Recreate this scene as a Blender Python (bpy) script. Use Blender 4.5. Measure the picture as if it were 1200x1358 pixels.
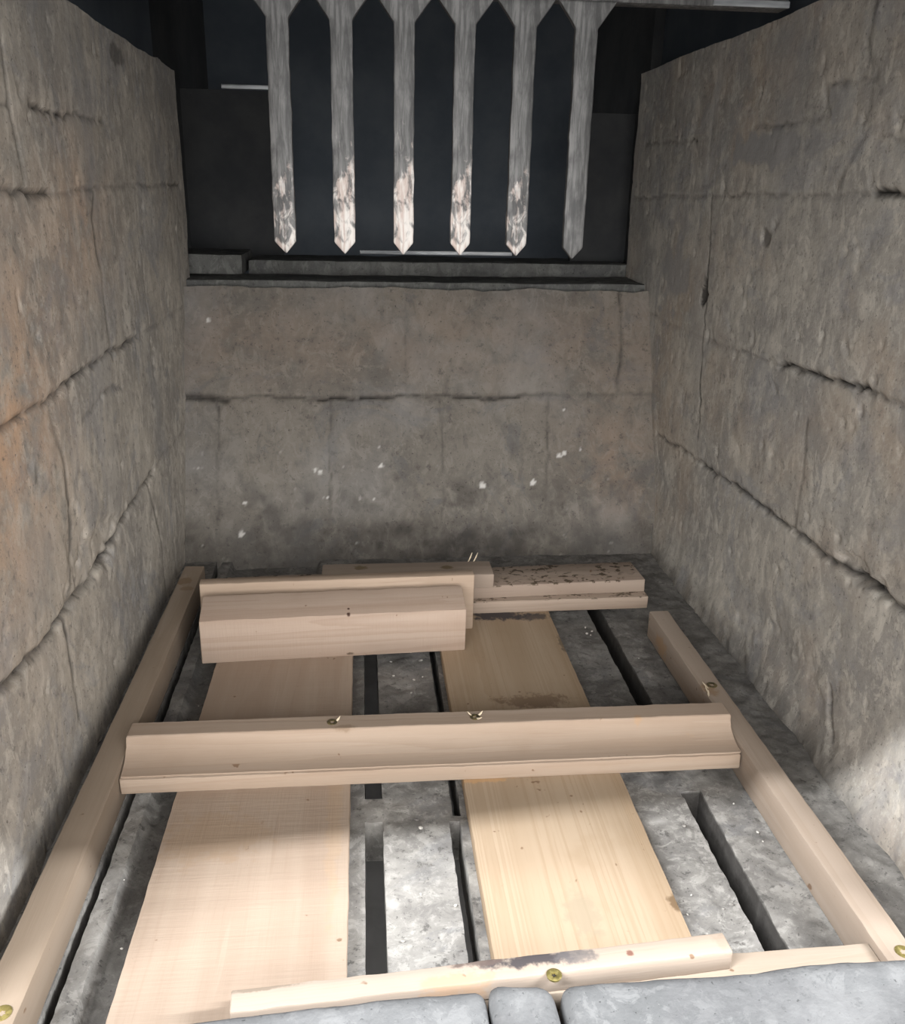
import bpy, bmesh, math, random
import numpy as np
from mathutils import Matrix, Vector

for o in list(bpy.data.objects):
    bpy.data.objects.remove(o)
SC = bpy.context.scene
COL = SC.collection
random.seed(7)

# ------------------------------------------------------------------ camera
W_PX, H_PX, F_PX = 1200.0, 1358.0, 1190.0
cam_d = bpy.data.cameras.new('camera')
cam = bpy.data.objects.new('camera', cam_d)
COL.objects.link(cam)
cam_d.sensor_fit = 'VERTICAL'
cam_d.sensor_height = 24.0
cam_d.lens = 24.0 * F_PX / H_PX
cam_d.clip_start = 0.01
dv = Vector((480 - 600, -(250 - 679), -F_PX)).normalized()
up = Vector((math.sin(-0.014), math.cos(-0.014), 0))
zv = (up - dv * up.dot(dv)).normalized()
xv = dv.cross(zv)
cam.matrix_world = Matrix.Translation((0, 0, 0.45)) @ Matrix((xv, dv, zv)).to_4x4()
SC.camera = cam

# ------------------------------------------------------------------ light
world = bpy.data.worlds.new('world')
SC.world = world
world.use_nodes = True
bg = world.node_tree.nodes['Background']
bg.inputs[0].default_value = (1.0, 0.985, 0.97, 1)
bg.inputs[1].default_value = 0.72

# two thin strip lamps for high daylight, shaped to clear the added plate's edge
EDGE = Vector((1, 0.10, 0)).normalized()
RISE = Vector((0, -0.642, 1)).normalized()
PLANE_N = EDGE.cross(RISE).normalized()
for wx, wh, power, aim in ((2.5, 1.42, 225, (-0.05, 0.48, 0)), (-1.6, 1.42, 185, (0.15, 0.48, 0))):
    lamp_d = bpy.data.lights.new('strip_light', 'AREA')
    lamp_d.shape = 'RECTANGLE'
    lamp_d.size = 1.5
    lamp_d.size_y = 0.045
    lamp_d.energy = power
    lamp_d.color = (0.97, 0.985, 1.0)
    lamp = bpy.data.objects.new('strip_light', lamp_d)
    COL.objects.link(lamp)
    lp = Vector((0, 0.163, 0.612)) + EDGE * wx + RISE * (wh / RISE.z)
    lz = lp - Vector(aim)
    lz = (lz - PLANE_N * lz.dot(PLANE_N)).normalized()
    lx = PLANE_N.cross(lz).normalized()
    ly = lz.cross(lx)
    lamp.matrix_world = Matrix.Translation(lp) @ Matrix((lx, ly, lz)).transposed().to_4x4()
room_d = bpy.data.lights.new('room_fill', 'AREA')  # soft area lamp added behind the camera as frontal fill
room_d.shape = 'RECTANGLE'
room_d.size = 3.6
room_d.size_y = 1.7
room_d.energy = 138
room_d.color = (1.0, 0.985, 0.965)
room = bpy.data.objects.new('room_fill', room_d)
COL.objects.link(room)
room.matrix_world = Matrix.Translation((0.15, -1.7, 0.85)) @ Matrix.Rotation(math.radians(80), 4, 'X')

SC.view_settings.view_transform = 'Standard'
SC.view_settings.look = 'None'
SC.view_settings.exposure = 0.0
SC.view_settings.gamma = 1.0
SC.view_settings.use_curve_mapping = False


# ------------------------------------------------------------------ helpers
def tag(o, label=None, cat=None, group=None, kind=None):
    if label: o['label'] = label
    if cat: o['category'] = cat
    if group: o['group'] = group
    if kind: o['kind'] = kind
    return o


def link(name, me, mats, parent=None, loc=(0, 0, 0), rot=(0, 0, 0)):
    o = bpy.data.objects.new(name, me)
    COL.objects.link(o)
    for m in (mats if isinstance(mats, (list, tuple)) else [mats]):
        me.materials.append(m)
    o.location = loc
    o.rotation_euler = rot
    if parent: o.parent = parent
    return o


def empty(name, loc, rz=0):
    o = bpy.data.objects.new(name, None)
    COL.objects.link(o)
    o.location = loc
    o.rotation_euler = (0, 0, rz)
    o.empty_display_size = 0.02
    return o


def smooth(me, deg=35):
    for p in me.polygons: p.use_smooth = True
    me.set_sharp_from_angle(angle=math.radians(deg))


# fractal value noise, vectorised
def _hash(ix, iy, iz, s):
    h = (ix * 374761393 + iy * 668265263 + iz * 2147483647 + s * 974711) & 0xffffffff
    h = ((h ^ (h >> 13)) * 1274126177) & 0xffffffff
    h = ((h ^ (h >> 15)) * 2246822519) & 0xffffffff
    return ((h ^ (h >> 16)) & 0xffffff) / float(0xffffff)


def vnoise(x, y, z=0.0, s=0):
    x, y, z = np.broadcast_arrays(np.asarray(x, float), np.asarray(y, float), np.asarray(z, float))
    ix, iy, iz = np.floor(x).astype(np.int64), np.floor(y).astype(np.int64), np.floor(z).astype(np.int64)
    fx, fy, fz = x - ix, y - iy, z - iz
    fx, fy, fz = [f * f * (3 - 2 * f) for f in (fx, fy, fz)]
    r = 0
    for a in (0, 1):
        for b in (0, 1):
            for c in (0, 1):
                w = (fx if a else 1 - fx) * (fy if b else 1 - fy) * (fz if c else 1 - fz)
                r = r + w * _hash(ix + a, iy + b, iz + c, s)
    return r


def fbm(x, y, z=0.0, s=0, octv=4):
    r, a, t = 0, 1.0, 0
    for i in range(octv):
        r = r + a * (vnoise(x * 2 ** i, y * 2 ** i, np.asarray(z) * 2 ** i, s + 17 * i) - 0.5)
        t += a
        a *= 0.55
    return r / t * 2


def seg_dist(u, v, pts):
    d = np.full(u.shape, 9.0)
    for (a, b), (c, e) in zip(pts[:-1], pts[1:]):
        dx, dy = c - a, e - b
        t = np.clip(((u - a) * dx + (v - b) * dy) / (dx * dx + dy * dy + 1e-12), 0, 1)
        d = np.minimum(d, np.hypot(u - a - t * dx, v - b - t * dy))
    return d


# ------------------------------------------------------------------ materials
class NT:
    def __init__(s, name):
        s.m = bpy.data.materials.new(name)
        s.m.use_nodes = True
        s.t = s.m.node_tree
        s.n = s.t.nodes
        s.bsdf = s.n['Principled BSDF']
        s.tc = s.n.new('ShaderNodeTexCoord')

    def new(s, kind, **kw):
        n = s.n.new(kind)
        for k, v in kw.items(): setattr(n, k, v)
        return n

    def link(s, a, b): s.t.links.new(a, b)

    def val(s, sock, v):
        if hasattr(v, 'is_output') or isinstance(v, bpy.types.NodeSocket): s.link(v, sock)
        else: sock.default_value = v

    def mapping(s, scale=(1, 1, 1), loc=(0, 0, 0), src='Object'):
        n = s.new('ShaderNodeMapping')
        s.link(s.tc.outputs[src], n.inputs[0])
        n.inputs['Scale'].default_value = scale
        n.inputs['Location'].default_value = loc
        return n.outputs[0]

    def noise(s, vec, scale, detail=4, rough=0.55, dist=0.0):
        n = s.new('ShaderNodeTexNoise')
        s.link(vec, n.inputs['Vector'])
        n.inputs['Scale'].default_value = scale
        n.inputs['Detail'].default_value = detail
        n.inputs['Roughness'].default_value = rough
        n.inputs['Distortion'].default_value = dist
        return n.outputs['Fac']

    def ramp(s, fac, a, b, lo=0.0, hi=1.0):
        n = s.new('ShaderNodeMapRange')
        s.val(n.inputs[0], fac)
        n.inputs[1].default_value, n.inputs[2].default_value = a, b
        n.inputs[3].default_value, n.inputs[4].default_value = lo, hi
        n.interpolation_type = 'SMOOTHSTEP'
        return n.outputs[0]

    def mix(s, fac, a, b, mode='MIX'):
        n = s.new('ShaderNodeMix', data_type='RGBA', blend_type=mode)
        s.val(n.inputs[0], fac)
        for i, c in ((6, a), (7, b)):
            if isinstance(c, (tuple, list)): n.inputs[i].default_value = (*c[:3], 1)
            else: s.link(c, n.inputs[i])
        return n.outputs[2]

    def math(s, op, a, b=0.0, clamp=False):
        n = s.new('ShaderNodeMath', operation=op, use_clamp=clamp)
        s.val(n.inputs[0], a)
        s.val(n.inputs[1], b)
        return n.outputs[0]

    def attr(s, name):
        n = s.new('ShaderNodeAttribute', attribute_name=name)
        return n.outputs['Fac']

    def bump(s, h, strength, dist, prev=None):
        n = s.new('ShaderNodeBump')
        s.link(h, n.inputs['Height'])
        n.inputs['Strength'].default_value = strength
        n.inputs['Distance'].default_value = dist
        if prev is not None: s.link(prev, n.inputs['Normal'])
        return n.outputs[0]

    def done(s, col, rough=0.8, metal=0.0, normal=None, spec=0.3):
        b = s.bsdf
        if isinstance(col, (tuple, list)): b.inputs['Base Color'].default_value = (*col[:3], 1)
        else: s.link(col, b.inputs['Base Color'])
        s.val(b.inputs['Roughness'], rough)
        s.val(b.inputs['Metallic'], metal)
        b.inputs['Specular IOR Level'].default_value = spec
        if normal is not None: s.link(normal, b.inputs['Normal'])
        return s.m


def concrete(name, base, dark, light, tan=None, seed=0.0, speck=0.5, patch=0.5):
    k = NT(name)
    v = k.mapping(loc=(seed, seed * 1.7, seed * 0.3))
    big = k.noise(v, 5.0, 5, 0.6, 0.6)
    mid = k.noise(v, 22.0, 6, 0.62, 0.3)
    fine = k.noise(v, 105.0, 6, 0.75)
    pit = k.noise(v, 320.0, 3, 0.6)
    streak = k.noise(k.mapping(scale=(30, 30, 5), loc=(seed, 3, 1)), 1.0, 4, 0.6)
    c = k.mix(k.ramp(big, 0.32, 0.68), dark, base)
    grit = k.noise(k.mapping(loc=(seed, seed * 1.7, seed * 0.3), scale=(1.0, 1.0, 0.55)), 55.0, 6, 0.72, 0.8)
    c = k.mix(k.math('MULTIPLY', k.ramp(grit, 0.52, 0.59), 0.65), c, light)
    c = k.mix(k.math('MULTIPLY', k.ramp(grit, 0.47, 0.39), 0.70), c, dark)
    cool = sum(dark) / 3
    c = k.mix(k.math('MULTIPLY', k.ramp(k.noise(v, 8.5, 6, 0.7, 1.2), 0.52, 0.60), 0.55), c, (cool * 1.02, cool * 1.02, cool * 1.05))
    c = k.mix(k.math('MULTIPLY', k.ramp(mid, 0.45, 0.72), patch), c, light)
    c = k.mix(k.math('MULTIPLY', k.ramp(mid, 0.50, 0.30), 0.55), c, dark)
    c = k.mix(k.math('MULTIPLY', k.ramp(streak, 0.5, 0.75), 0.2), c, light)
    if tan is not None:
        c = k.mix(k.math('MULTIPLY', k.attr('tan'), k.ramp(mid, 0.30, 0.62)), c, tan)
    c = k.mix(k.math('MULTIPLY', k.ramp(fine, 0.52, 0.64), speck * 0.75), c, light)
    c = k.mix(k.math('MULTIPLY', k.ramp(fine, 0.44, 0.34), speck * 1.2), c, [d * 0.6 for d in dark])
    c = k.mix(k.math('MULTIPLY', k.ramp(pit, 0.36, 0.28), 0.7), c, [d * 0.35 for d in dark])
    c = k.mix(k.attr('smooth_patch'), c, (0.29, 0.283, 0.277))
    c = k.mix(k.attr('grime_shade'), c, (0.045, 0.041, 0.038))
    c = k.mix(k.attr('chalk'), c, (0.62, 0.60, 0.57))
    h = k.math('ADD', k.math('MULTIPLY', fine, 0.5), k.math('MULTIPLY', mid, 0.9))
    n = k.bump(h, 0.22, 0.002)
    n = k.bump(pit, 0.3, 0.001, n)
    return k.done(c, 0.93, 0, n, 0.15)


def wood(name, seed, light=(0.60, 0.44, 0.29), dark=(0.44, 0.29, 0.175), rings=26.0, along=1.6,
         contrast=0.75, sawn=0.0, spots=(), moss=0.0, streaks=0.3):
    """pine; the grain runs along the local x axis"""
    k = NT(name)
    light, dark = [(c_[0] * 0.60, c_[1] * 0.64, c_[2] * 0.755) for c_ in (light, dark)]
    off = (seed * 3.1, seed * 1.3, seed * 2.3)
    v = k.mapping(scale=(along, rings, rings), loc=off)
    g = k.noise(v, 1.0, 3, 0.5, 0.9)
    g2 = k.math('FRACT', k.math('MULTIPLY', g, 7.0))
    line = k.math('MULTIPLY', k.ramp(g2, 0.35, 0.95), k.ramp(g2, 1.0, 0.95))
    fib = k.noise(k.mapping(scale=(18, 520, 520), loc=off), 1.0, 3, 0.6)
    wide = k.noise(k.mapping(scale=(2.0, 30, 30), loc=off), 1.0, 2, 0.5, 0.3)
    c = k.mix(k.ramp(wide, 0.35, 0.65), light, [(a * 0.55 + b * 0.45) for a, b in zip(light, dark)])
    c = k.mix(k.math('MULTIPLY', line, contrast), c, dark)
    c = k.mix(k.math('MULTIPLY', k.ramp(fib, 0.50, 0.25), streaks), c, dark)
    blot = k.noise(k.mapping(loc=off), 14.0, 5, 0.6)
    c = k.mix(k.math('MULTIPLY', k.ramp(blot, 0.55, 0.75), 0.35), c, dark)
    dots = k.noise(k.mapping(loc=off), 110.0, 2, 0.5)
    c = k.mix(k.math('MULTIPLY', k.ramp(dots, 0.72, 0.78), 0.8), c, (0.16, 0.09, 0.05))
    if moss:
        ms = k.noise(k.mapping(loc=off, scale=(1, 1.4, 1)), 105.0, 3, 0.6, 0.2)
        mb = k.noise(k.mapping(loc=off), 22.0, 2, 0.5)
        f = k.math('MULTIPLY', k.ramp(ms, 0.53, 0.60), k.ramp(mb, 0.38, 0.52))
        sx = k.new('ShaderNodeSeparateXYZ')
        k.link(k.tc.outputs['Object'], sx.inputs[0])
        f = k.math('MULTIPLY', f, k.ramp(sx.outputs[2], 0.0128, 0.0138))
        c = k.mix(k.math('MULTIPLY', f, moss), c, (0.075, 0.055, 0.035))
    wob = k.noise(k.mapping(loc=off, scale=(1, 1, 1)), 120.0, 4, 0.65)
    for (px, py, pz), (rx, ry, rz), colr, amt in spots:
        mp = k.new('ShaderNodeMapping')
        k.link(k.tc.outputs['Object'], mp.inputs[0])
        mp.inputs['Scale'].default_value = (1 / rx, 1 / ry, 1 / rz)
        mp.inputs['Location'].default_value = (-px / rx, -py / ry, -pz / rz)
        ln = k.new('ShaderNodeVectorMath', operation='LENGTH')
        k.link(mp.outputs[0], ln.inputs[0])
        d = k.math('ADD', ln.outputs['Value'], k.math('MULTIPLY', k.math('SUBTRACT', wob, 0.5), 2.2))
        c = k.mix(k.math('MULTIPLY', k.ramp(d, 1.15, 0.55), amt), c, colr)
    h = k.math('ADD', k.math('MULTIPLY', fib, 0.5), k.math('MULTIPLY', line, -0.2))
    n = k.bump(h, 0.25, 0.0012)
    if sawn:
        sw = k.noise(k.mapping(scale=(430, 24, 24), loc=off), 1.0, 3, 0.6)
        n = k.bump(sw, sawn, 0.0014, n)
    return k.done(c, 0.72, 0, n, 0.25)


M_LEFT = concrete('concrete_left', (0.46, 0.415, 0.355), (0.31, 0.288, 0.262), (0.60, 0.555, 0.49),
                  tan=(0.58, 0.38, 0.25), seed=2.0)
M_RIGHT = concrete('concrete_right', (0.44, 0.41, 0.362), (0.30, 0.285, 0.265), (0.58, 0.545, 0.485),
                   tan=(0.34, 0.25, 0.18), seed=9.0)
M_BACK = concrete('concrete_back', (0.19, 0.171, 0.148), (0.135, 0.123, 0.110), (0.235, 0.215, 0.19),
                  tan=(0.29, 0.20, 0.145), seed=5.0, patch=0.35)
M_FLOOR = concrete('concrete_floor', (0.28, 0.268, 0.248), (0.185, 0.176, 0.166), (0.39, 0.375, 0.35), seed=13.0, speck=0.75)
M_SILL = concrete('concrete_sill', (0.165, 0.168, 0.172), (0.13, 0.133, 0.136), (0.215, 0.218, 0.22), seed=21.0, speck=0.35)
M_SOOT = concrete('sooty_concrete', (0.15, 0.15, 0.143), (0.095, 0.095, 0.09), (0.21, 0.21, 0.20), seed=31.0, patch=0.3)

k = NT('black_steel')
v = k.mapping()
c = k.mix(k.ramp(k.noise(v, 9.0, 5, 0.6), 0.35, 0.7), (0.058, 0.070, 0.086), (0.085, 0.097, 0.112))
M_BLACK = k.done(c, 0.75, 0.0, k.bump(k.noise(v, 90, 4), 0.2, 0.002), 0.3)

k = NT('sooty_side_plate')
v = k.mapping()
c = k.mix(k.ramp(k.noise(v, 14.0, 5, 0.6), 0.35, 0.7), (0.036, 0.038, 0.041), (0.052, 0.053, 0.054))
M_SIDE = k.done(c, 0.85, 0.0, k.bump(k.noise(v, 70, 4), 0.3, 0.003), 0.2)

k = NT('dark_pit')
v = k.mapping()
c = k.mix(k.ramp(k.noise(v, 25.0, 5, 0.6), 0.35, 0.7), (0.50, 0.49, 0.485), (0.62, 0.61, 0.60))
M_PIT = k.done(c, 0.95, 0, None, 0.1)

k = NT('worn_steel')
v = k.mapping()
st = k.noise(k.mapping(scale=(230, 230, 26)), 1.0, 5, 0.65, 0.4)
bl = k.noise(k.mapping(scale=(60, 60, 30)), 1.0, 4, 0.6)
c = k.mix(k.ramp(st, 0.36, 0.66), (0.08, 0.08, 0.08), (0.19, 0.188, 0.187))
c = k.mix(k.math('MULTIPLY', k.ramp(bl, 0.55, 0.36), 0.7), c, (0.055, 0.055, 0.056))
ash = k.noise(k.mapping(scale=(150, 150, 60), loc=(3, 1, 5)), 1.0, 4, 0.6, 0.6)
f = k.math('MULTIPLY', k.ramp(k.math('ADD', ash, k.attr('ash')), 0.92, 1.14), 0.95)
c = k.mix(f, c, k.mix(k.ramp(st, 0.4, 0.6), (0.50, 0.41, 0.37), (0.66, 0.63, 0.60)))
M_STEEL = k.done(c, 0.55, 0.25, k.bump(st, 0.3, 0.0015), 0.5)

k = NT('bare_steel_edge')
c = k.mix(k.ramp(k.noise(k.mapping(scale=(8, 60, 60)), 1.0, 4), 0.35, 0.65), (0.16, 0.17, 0.18), (0.62, 0.64, 0.66))
M_EDGE = k.done(c, 0.4, 0.3, None, 0.5)

k = NT('yellow_zinc')
c = k.mix(k.ramp(k.noise(k.mapping(), 300.0, 3), 0.4, 0.6), (0.50, 0.42, 0.16), (0.30, 0.25, 0.09))
M_ZINC = k.done(c, 0.35, 0.7, None, 0.5)
k = NT('tarnished_zinc')
c = k.mix(k.ramp(k.noise(k.mapping(), 300.0, 3), 0.4, 0.6), (0.24, 0.19, 0.09), (0.12, 0.10, 0.06))
M_ZINC_OLD = k.done(c, 0.45, 0.6, None, 0.5)
k = NT('screw_recess')
M_HOLE = k.done((0.035, 0.03, 0.025), 0.9)
k = NT('pale_shaving')
M_CHIP = k.done((0.62, 0.52, 0.38), 0.8)


# ------------------------------------------------------------------ relief panels
def relief(name, mat, us, vs, pos, nrm, height, attrs, thick, parent=None, jag=None):
    """closed slab whose front is a displaced grid; pos(U,V)->xyz, nrm constant outward normal"""
    U, V = np.meshgrid(us, vs, indexing='ij')
    nu, nv = U.shape
    Hh = height(U, V)
    UU, VV = (U, V) if jag is None else jag(U, V)
    P = np.stack(pos(UU, VV), -1) + Hh[..., None] * np.array(nrm)
    B = np.stack(pos(UU, VV), -1) - thick * np.array(nrm)
    idx = np.arange(nu * nv).reshape(nu, nv)
    off = nu * nv
    verts = np.concatenate([P.reshape(-1, 3), B.reshape(-1, 3)])
    f = np.stack([idx[:-1, :-1], idx[1:, :-1], idx[1:, 1:], idx[:-1, 1:]], -1).reshape(-1, 4)
    faces = f.tolist()
    rim = list(idx[:, 0]) + list(idx[-1, 1:]) + list(idx[-2::-1, -1]) + list(idx[0, -2:0:-1])
    for a, b in zip(rim, rim[1:] + rim[:1]):
        faces.append([b, a, a + off, b + off])
    # flat back: only the rim of the second sheet is used
    faces.append([r + off for r in rim[::-1]])
    used = np.zeros(2 * off, bool)
    used[:off] = True
    used[[r + off for r in rim]] = True
    remap = np.cumsum(used) - 1
    faces = [[int(remap[i]) for i in q] for q in faces]
    # keep outward winding
    me = bpy.data.meshes.new(name)
    me.from_pydata(verts[used].tolist(), [], faces)
    a, b, c_ = P[0, 0], P[1, 0], P[0, 1]
    if np.dot(np.cross(b - a, c_ - a), nrm) < 0: me.flip_normals()
    n = len(me.vertices)
    for an, fn in attrs.items():
        at = me.attributes.new(an, 'FLOAT', 'POINT')
        d = np.zeros(n, np.float32)
        d[:off] = np.clip(fn(U, V), 0, 1).reshape(-1)
        at.data.foreach_set('value', d)
    smooth(me, 60)
    return link(name, me, mat, parent)


def crack_field(U, V, lines, s):
    """depth and stain of joints: lines = [(pts, width, depth, stain)]"""
    wu = U + 0.0035 * fbm(U * 90, V * 90, 3.1, s) + 0.004 * fbm(U * 28, V * 28, 1.7, s + 3)
    wv = V + 0.0035 * fbm(U * 90, V * 90, 9.1, s + 7) + 0.004 * fbm(U * 28, V * 28, 5.7, s + 11)
    dep = np.zeros(U.shape)
    stain = np.zeros(U.shape)
    mod = 0.55 + 0.9 * np.clip(fbm(U * 22, V * 22, 4.0, s + 5) + 0.35, 0, 1)
    for pts, w, d, st in lines:
        r = seg_dist(wu, wv, pts)
        g = np.exp(-(r / (w * 0.8)) ** 2)
        wide = np.exp(-(r / (w * 3.5)) ** 2)
        dep = np.maximum(dep, mod * (g * d * 0.6 + wide * d * 0.08))
        stain = np.maximum(stain, np.clip(mod * g * st, 0, 1))
    return dep, stain


def blob(U, V, cu, cv, ru, rv, s, amt=0.5):
    d = np.hypot((U - cu) / ru, (V - cv) / rv) + amt * fbm(U * 55, V * 55, 2.2, s) * 1.4
    return np.clip((1.0 - d) / 0.25, 0, 1)


XL, XR = -0.23, 0.385
STEP = 0.0026


def rough(U, V, s, a=1.0):
    h = 0.0014 * fbm(U * 9, V * 9, 0.3, s, 3) + 0.0007 * fbm(U * 45, V * 45, 1.3, s + 31, 4)
    pit = np.clip(fbm(U * 75, V * 75, 7.7, s + 55, 3) - 0.36, 0, 1)
    return a * (h - 0.007 * pit)


# --- left wall
LL = [
    ([(0.40, 0.447), (0.633, 0.445), (0.68, 0.443), (0.736, 0.441)], 0.0030, 0.008, 0.9),
    ([(0.736, 0.441), (0.849, 0.446), (1.001, 0.448), (1.237, 0.45)], 0.0022, 0.003, 0.45),
    ([(0.673, 0.585), (0.674, 0.497), (0.677, 0.47), (0.679, 0.446)], 0.0022, 0.003, 0.55),
    ([(0.55, 0.50), (0.674, 0.497)], 0.002, 0.002, 0.4),
    ([(0.711, 0.5), (0.769, 0.499), (0.909, 0.503)], 0.0022, 0.005, 0.75),
    ([(0.848, 0.443), (0.832, 0.421), (0.842, 0.37), (0.845, 0.317), (0.849, 0.296)], 0.003, 0.0014, 0.65),
    ([(0.40, 0.30), (0.576, 0.302), (0.617, 0.302), (0.67, 0.3), (0.726, 0.303), (0.803, 0.305), (0.95, 0.303)], 0.0028, 0.007, 0.85),
    ([(0.95, 0.303), (1.2, 0.305)], 0.002, 0.002, 0.2),
    ([(0.669, 0.298), (0.683, 0.245), (0.687, 0.194), (0.672, 0.171), (0.66, 0.14)], 0.0040, 0.0016, 0.6),
    ([(0.36, 0.152), (0.515, 0.15), (0.595, 0.136), (0.65, 0.14), (0.71, 0.138), (0.783, 0.139), (0.829, 0.148), (0.883, 0.152), (0.966, 0.158)], 0.0040, 0.009, 0.8),
    ([(0.966, 0.158), (1.15, 0.156)], 0.002, 0.002, 0.25),
    ([(0.641, 0.141), (0.64, 0.092), (0.642, 0.05)], 0.003, 0.002, 0.8),
    ([(0.928, 0.154), (0.967, 0.069), (0.965, 0.015)], 0.003, 0.0014, 0.55),
    ([(0.741, 0.266), (0.808, 0.276), (0.87, 0.268)], 0.002, 0.003, 0.5),
    ([(1.0, 0.305), (1.0, 0.44)], 0.002, 0.002, 0.2),
]


def h_left(U, V):
    d, _ = crack_field(U, V, LL, 1)
    gouge = blob(U, V, 0.73, 0.152, 0.07, 0.022, 71, 0.5) * 0.003 + blob(U, V, 0.69, 0.185, 0.03, 0.03, 73, 0.5) * 0.002
    return rough(U, V, 1) - d - gouge


at_left = {
    'grime_shade': lambda U, V: np.maximum(crack_field(U, V, LL, 1)[1], 0.55 * blob(U, V, 0.98, 0.565, 0.03, 0.012, 5)),
    'tan': lambda U, V: np.clip(1.0 * np.exp(-((U - 0.55) / 0.13) ** 2 - ((V - 0.31) / 0.12) ** 2)
                                + 0.5 * np.exp(-((U - 0.80) / 0.10) ** 2 - ((V - 0.42) / 0.07) ** 2), 0, 1),
    'smooth_patch': lambda U, V: 0.6 * np.clip(fbm(U * 10, V * 5, 1, 91) * 2.2 - 0.4, 0, 1) * (V > 0.16),
    'chalk': lambda U, V: 0.5 * np.clip(fbm(U * 60, V * 60, 3, 93) * 4 - 2.5, 0, 1),
}


def jag_l(U, V):
    e = np.clip((U - 1.10) / 0.15, 0, 1)
    return U + e * (0.010 * fbm(V * 14, V * 0, 3, 8)), V + np.clip((V - 0.54) / 0.04, 0, 1) * 0.004 * fbm(U * 12, U * 0, 2, 9)


us, vs = np.arange(0.372, 1.262, STEP), np.arange(-0.06, 0.587, STEP)
o = relief('wall_left', M_LEFT, us, vs, lambda U, V: (XL + 0 * U, U, V), (1, 0, 0), h_left, at_left, 0.12, jag=jag_l)
tag(o, kind='structure')

# --- right wall
RL = [
    ([(1.325, 0.445), (1.018, 0.45), (0.795, 0.452), (0.742, 0.453)], 0.0020, 0.0025, 0.45),
    ([(0.742, 0.453), (0.685, 0.454)], 0.0022, 0.004, 0.5),
    ([(0.69, 0.454), (0.645, 0.455), (0.40, 0.455)], 0.0030, 0.008, 0.95),
    ([(1.049, 0.60), (1.043, 0.528), (1.04, 0.469), (1.018, 0.45)], 0.003, 0.0006, 0.12),
    ([(1.018, 0.45), (1.009, 0.394), (1.003, 0.337), (0.996, 0.27), (0.981, 0.185)], 0.0020, 0.0014, 1.0),
    ([(1.28, 0.298), (0.992, 0.296)], 0.002, 0.002, 0.2),
    ([(0.992, 0.296), (0.886, 0.3), (0.791, 0.304)], 0.002, 0.003, 0.45),
    ([(0.80, 0.303), (0.758, 0.306), (0.707, 0.308), (0.649, 0.312)], 0.0024, 0.009, 1.0),
    ([(0.649, 0.312), (0.597, 0.31), (0.45, 0.312)], 0.003, 0.004, 0.6),
    ([(1.128, 0.151), (1.038, 0.155), (0.914, 0.16), (0.814, 0.164), (0.73, 0.164)], 0.0026, 0.007, 0.75),
    ([(0.73, 0.164), (0.659, 0.164), (0.601, 0.169), (0.551, 0.171), (0.36, 0.17)], 0.0034, 0.010, 1.0),
    ([(0.733, 0.265), (0.728, 0.239), (0.727, 0.211), (0.726, 0.165)], 0.0024, 0.0012, 0.6),
    ([(0.928, 0.517), (0.844, 0.513), (0.775, 0.513), (0.79, 0.54), (0.712, 0.534)], 0.0020, 0.004, 0.55),
    ([(0.728, 0.60), (0.731, 0.56), (0.717, 0.533), (0.711, 0.501), (0.749, 0.454)], 0.004, 0.0012, 0.45),
    ([(1.292, 0.514), (1.179, 0.511), (1.085, 0.51)], 0.002, 0.003, 0.6),
    ([(0.627, 0.064), (0.616, 0.041), (0.604, 0.027)], 0.0025, 0.006, 0.7),
    ([(0.693, 0.495), (0.657, 0.489), (0.5, 0.49)], 0.002, 0.003, 0.6),
]


def h_right(U, V):
    d, _ = crack_field(U, V, RL, 41)
    gouge = (blob(U, V, 0.618, 0.172, 0.035, 0.010, 75, 0.5) * 0.007 + blob(U, V, 1.012, 0.345, 0.008, 0.013, 76, 0.8) * 0.004
             + blob(U, V, 0.866, 0.411, 0.010, 0.006, 77, 0.8) * 0.002 + blob(U, V, 0.70, 0.02, 0.12, 0.05, 78, 0.4) * 0.0015)
    foot = 0.013 * np.clip((0.075 - V) / 0.075, 0, 1) ** 2 * (0.8 + 0.5 * fbm(U * 14, V * 14, 2, 79))
    return rough(U, V, 41) - d - gouge + foot


at_right = {
    'grime_shade': lambda U, V: np.maximum(crack_field(U, V, RL, 41)[1], np.maximum(
        0.95 * blob(U, V, 1.012, 0.345, 0.010, 0.016, 76), np.maximum(0.6 * blob(U, V, 0.866, 0.411, 0.007, 0.007, 77, 1.0), 0.5 * np.clip((0.03 - V) / 0.03, 0, 1) * np.clip(0.8 + fbm(U * 50, V * 50, 2, 88), 0, 1)))),  # wall also gets darker towards its foot
    'tan': lambda U, V: 0.45 * np.clip(fbm(U * 9, V * 9, 1, 191) * 2 + 0.1, 0, 1),
    'smooth_patch': lambda U, V: np.maximum(0.9 * blob(U, V, 0.885, 0.495, 0.10, 0.018, 95, 0.7),
                                            np.maximum(0.75 * blob(U, V, 1.12, 0.36, 0.06, 0.05, 96, 0.8),
                                                       0.7 * np.clip(fbm(U * 7, V * 6, 1, 97) * 2.2 - 0.45, 0, 1))),
    'chalk': lambda U, V: np.maximum(0.5 * np.clip(fbm(U * 60, V * 60, 3, 193) * 4 - 2.5, 0, 1),
                                     0.4 * np.exp(-((U - 1.043) / 0.012) ** 2) * (V > 0.46) * np.clip(fbm(U * 50, V * 25, 4, 98) + 0.5, 0, 1)),
}


def jag_r(U, V):
    e = np.clip((U - 1.18) / 0.15, 0, 1)
    return U + e * (0.007 * fbm(V * 14, V * 0, 3, 18)), V + np.clip((V - 0.56) / 0.04, 0, 1) * 0.003 * fbm(U * 12, U * 0, 2, 19)


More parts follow.
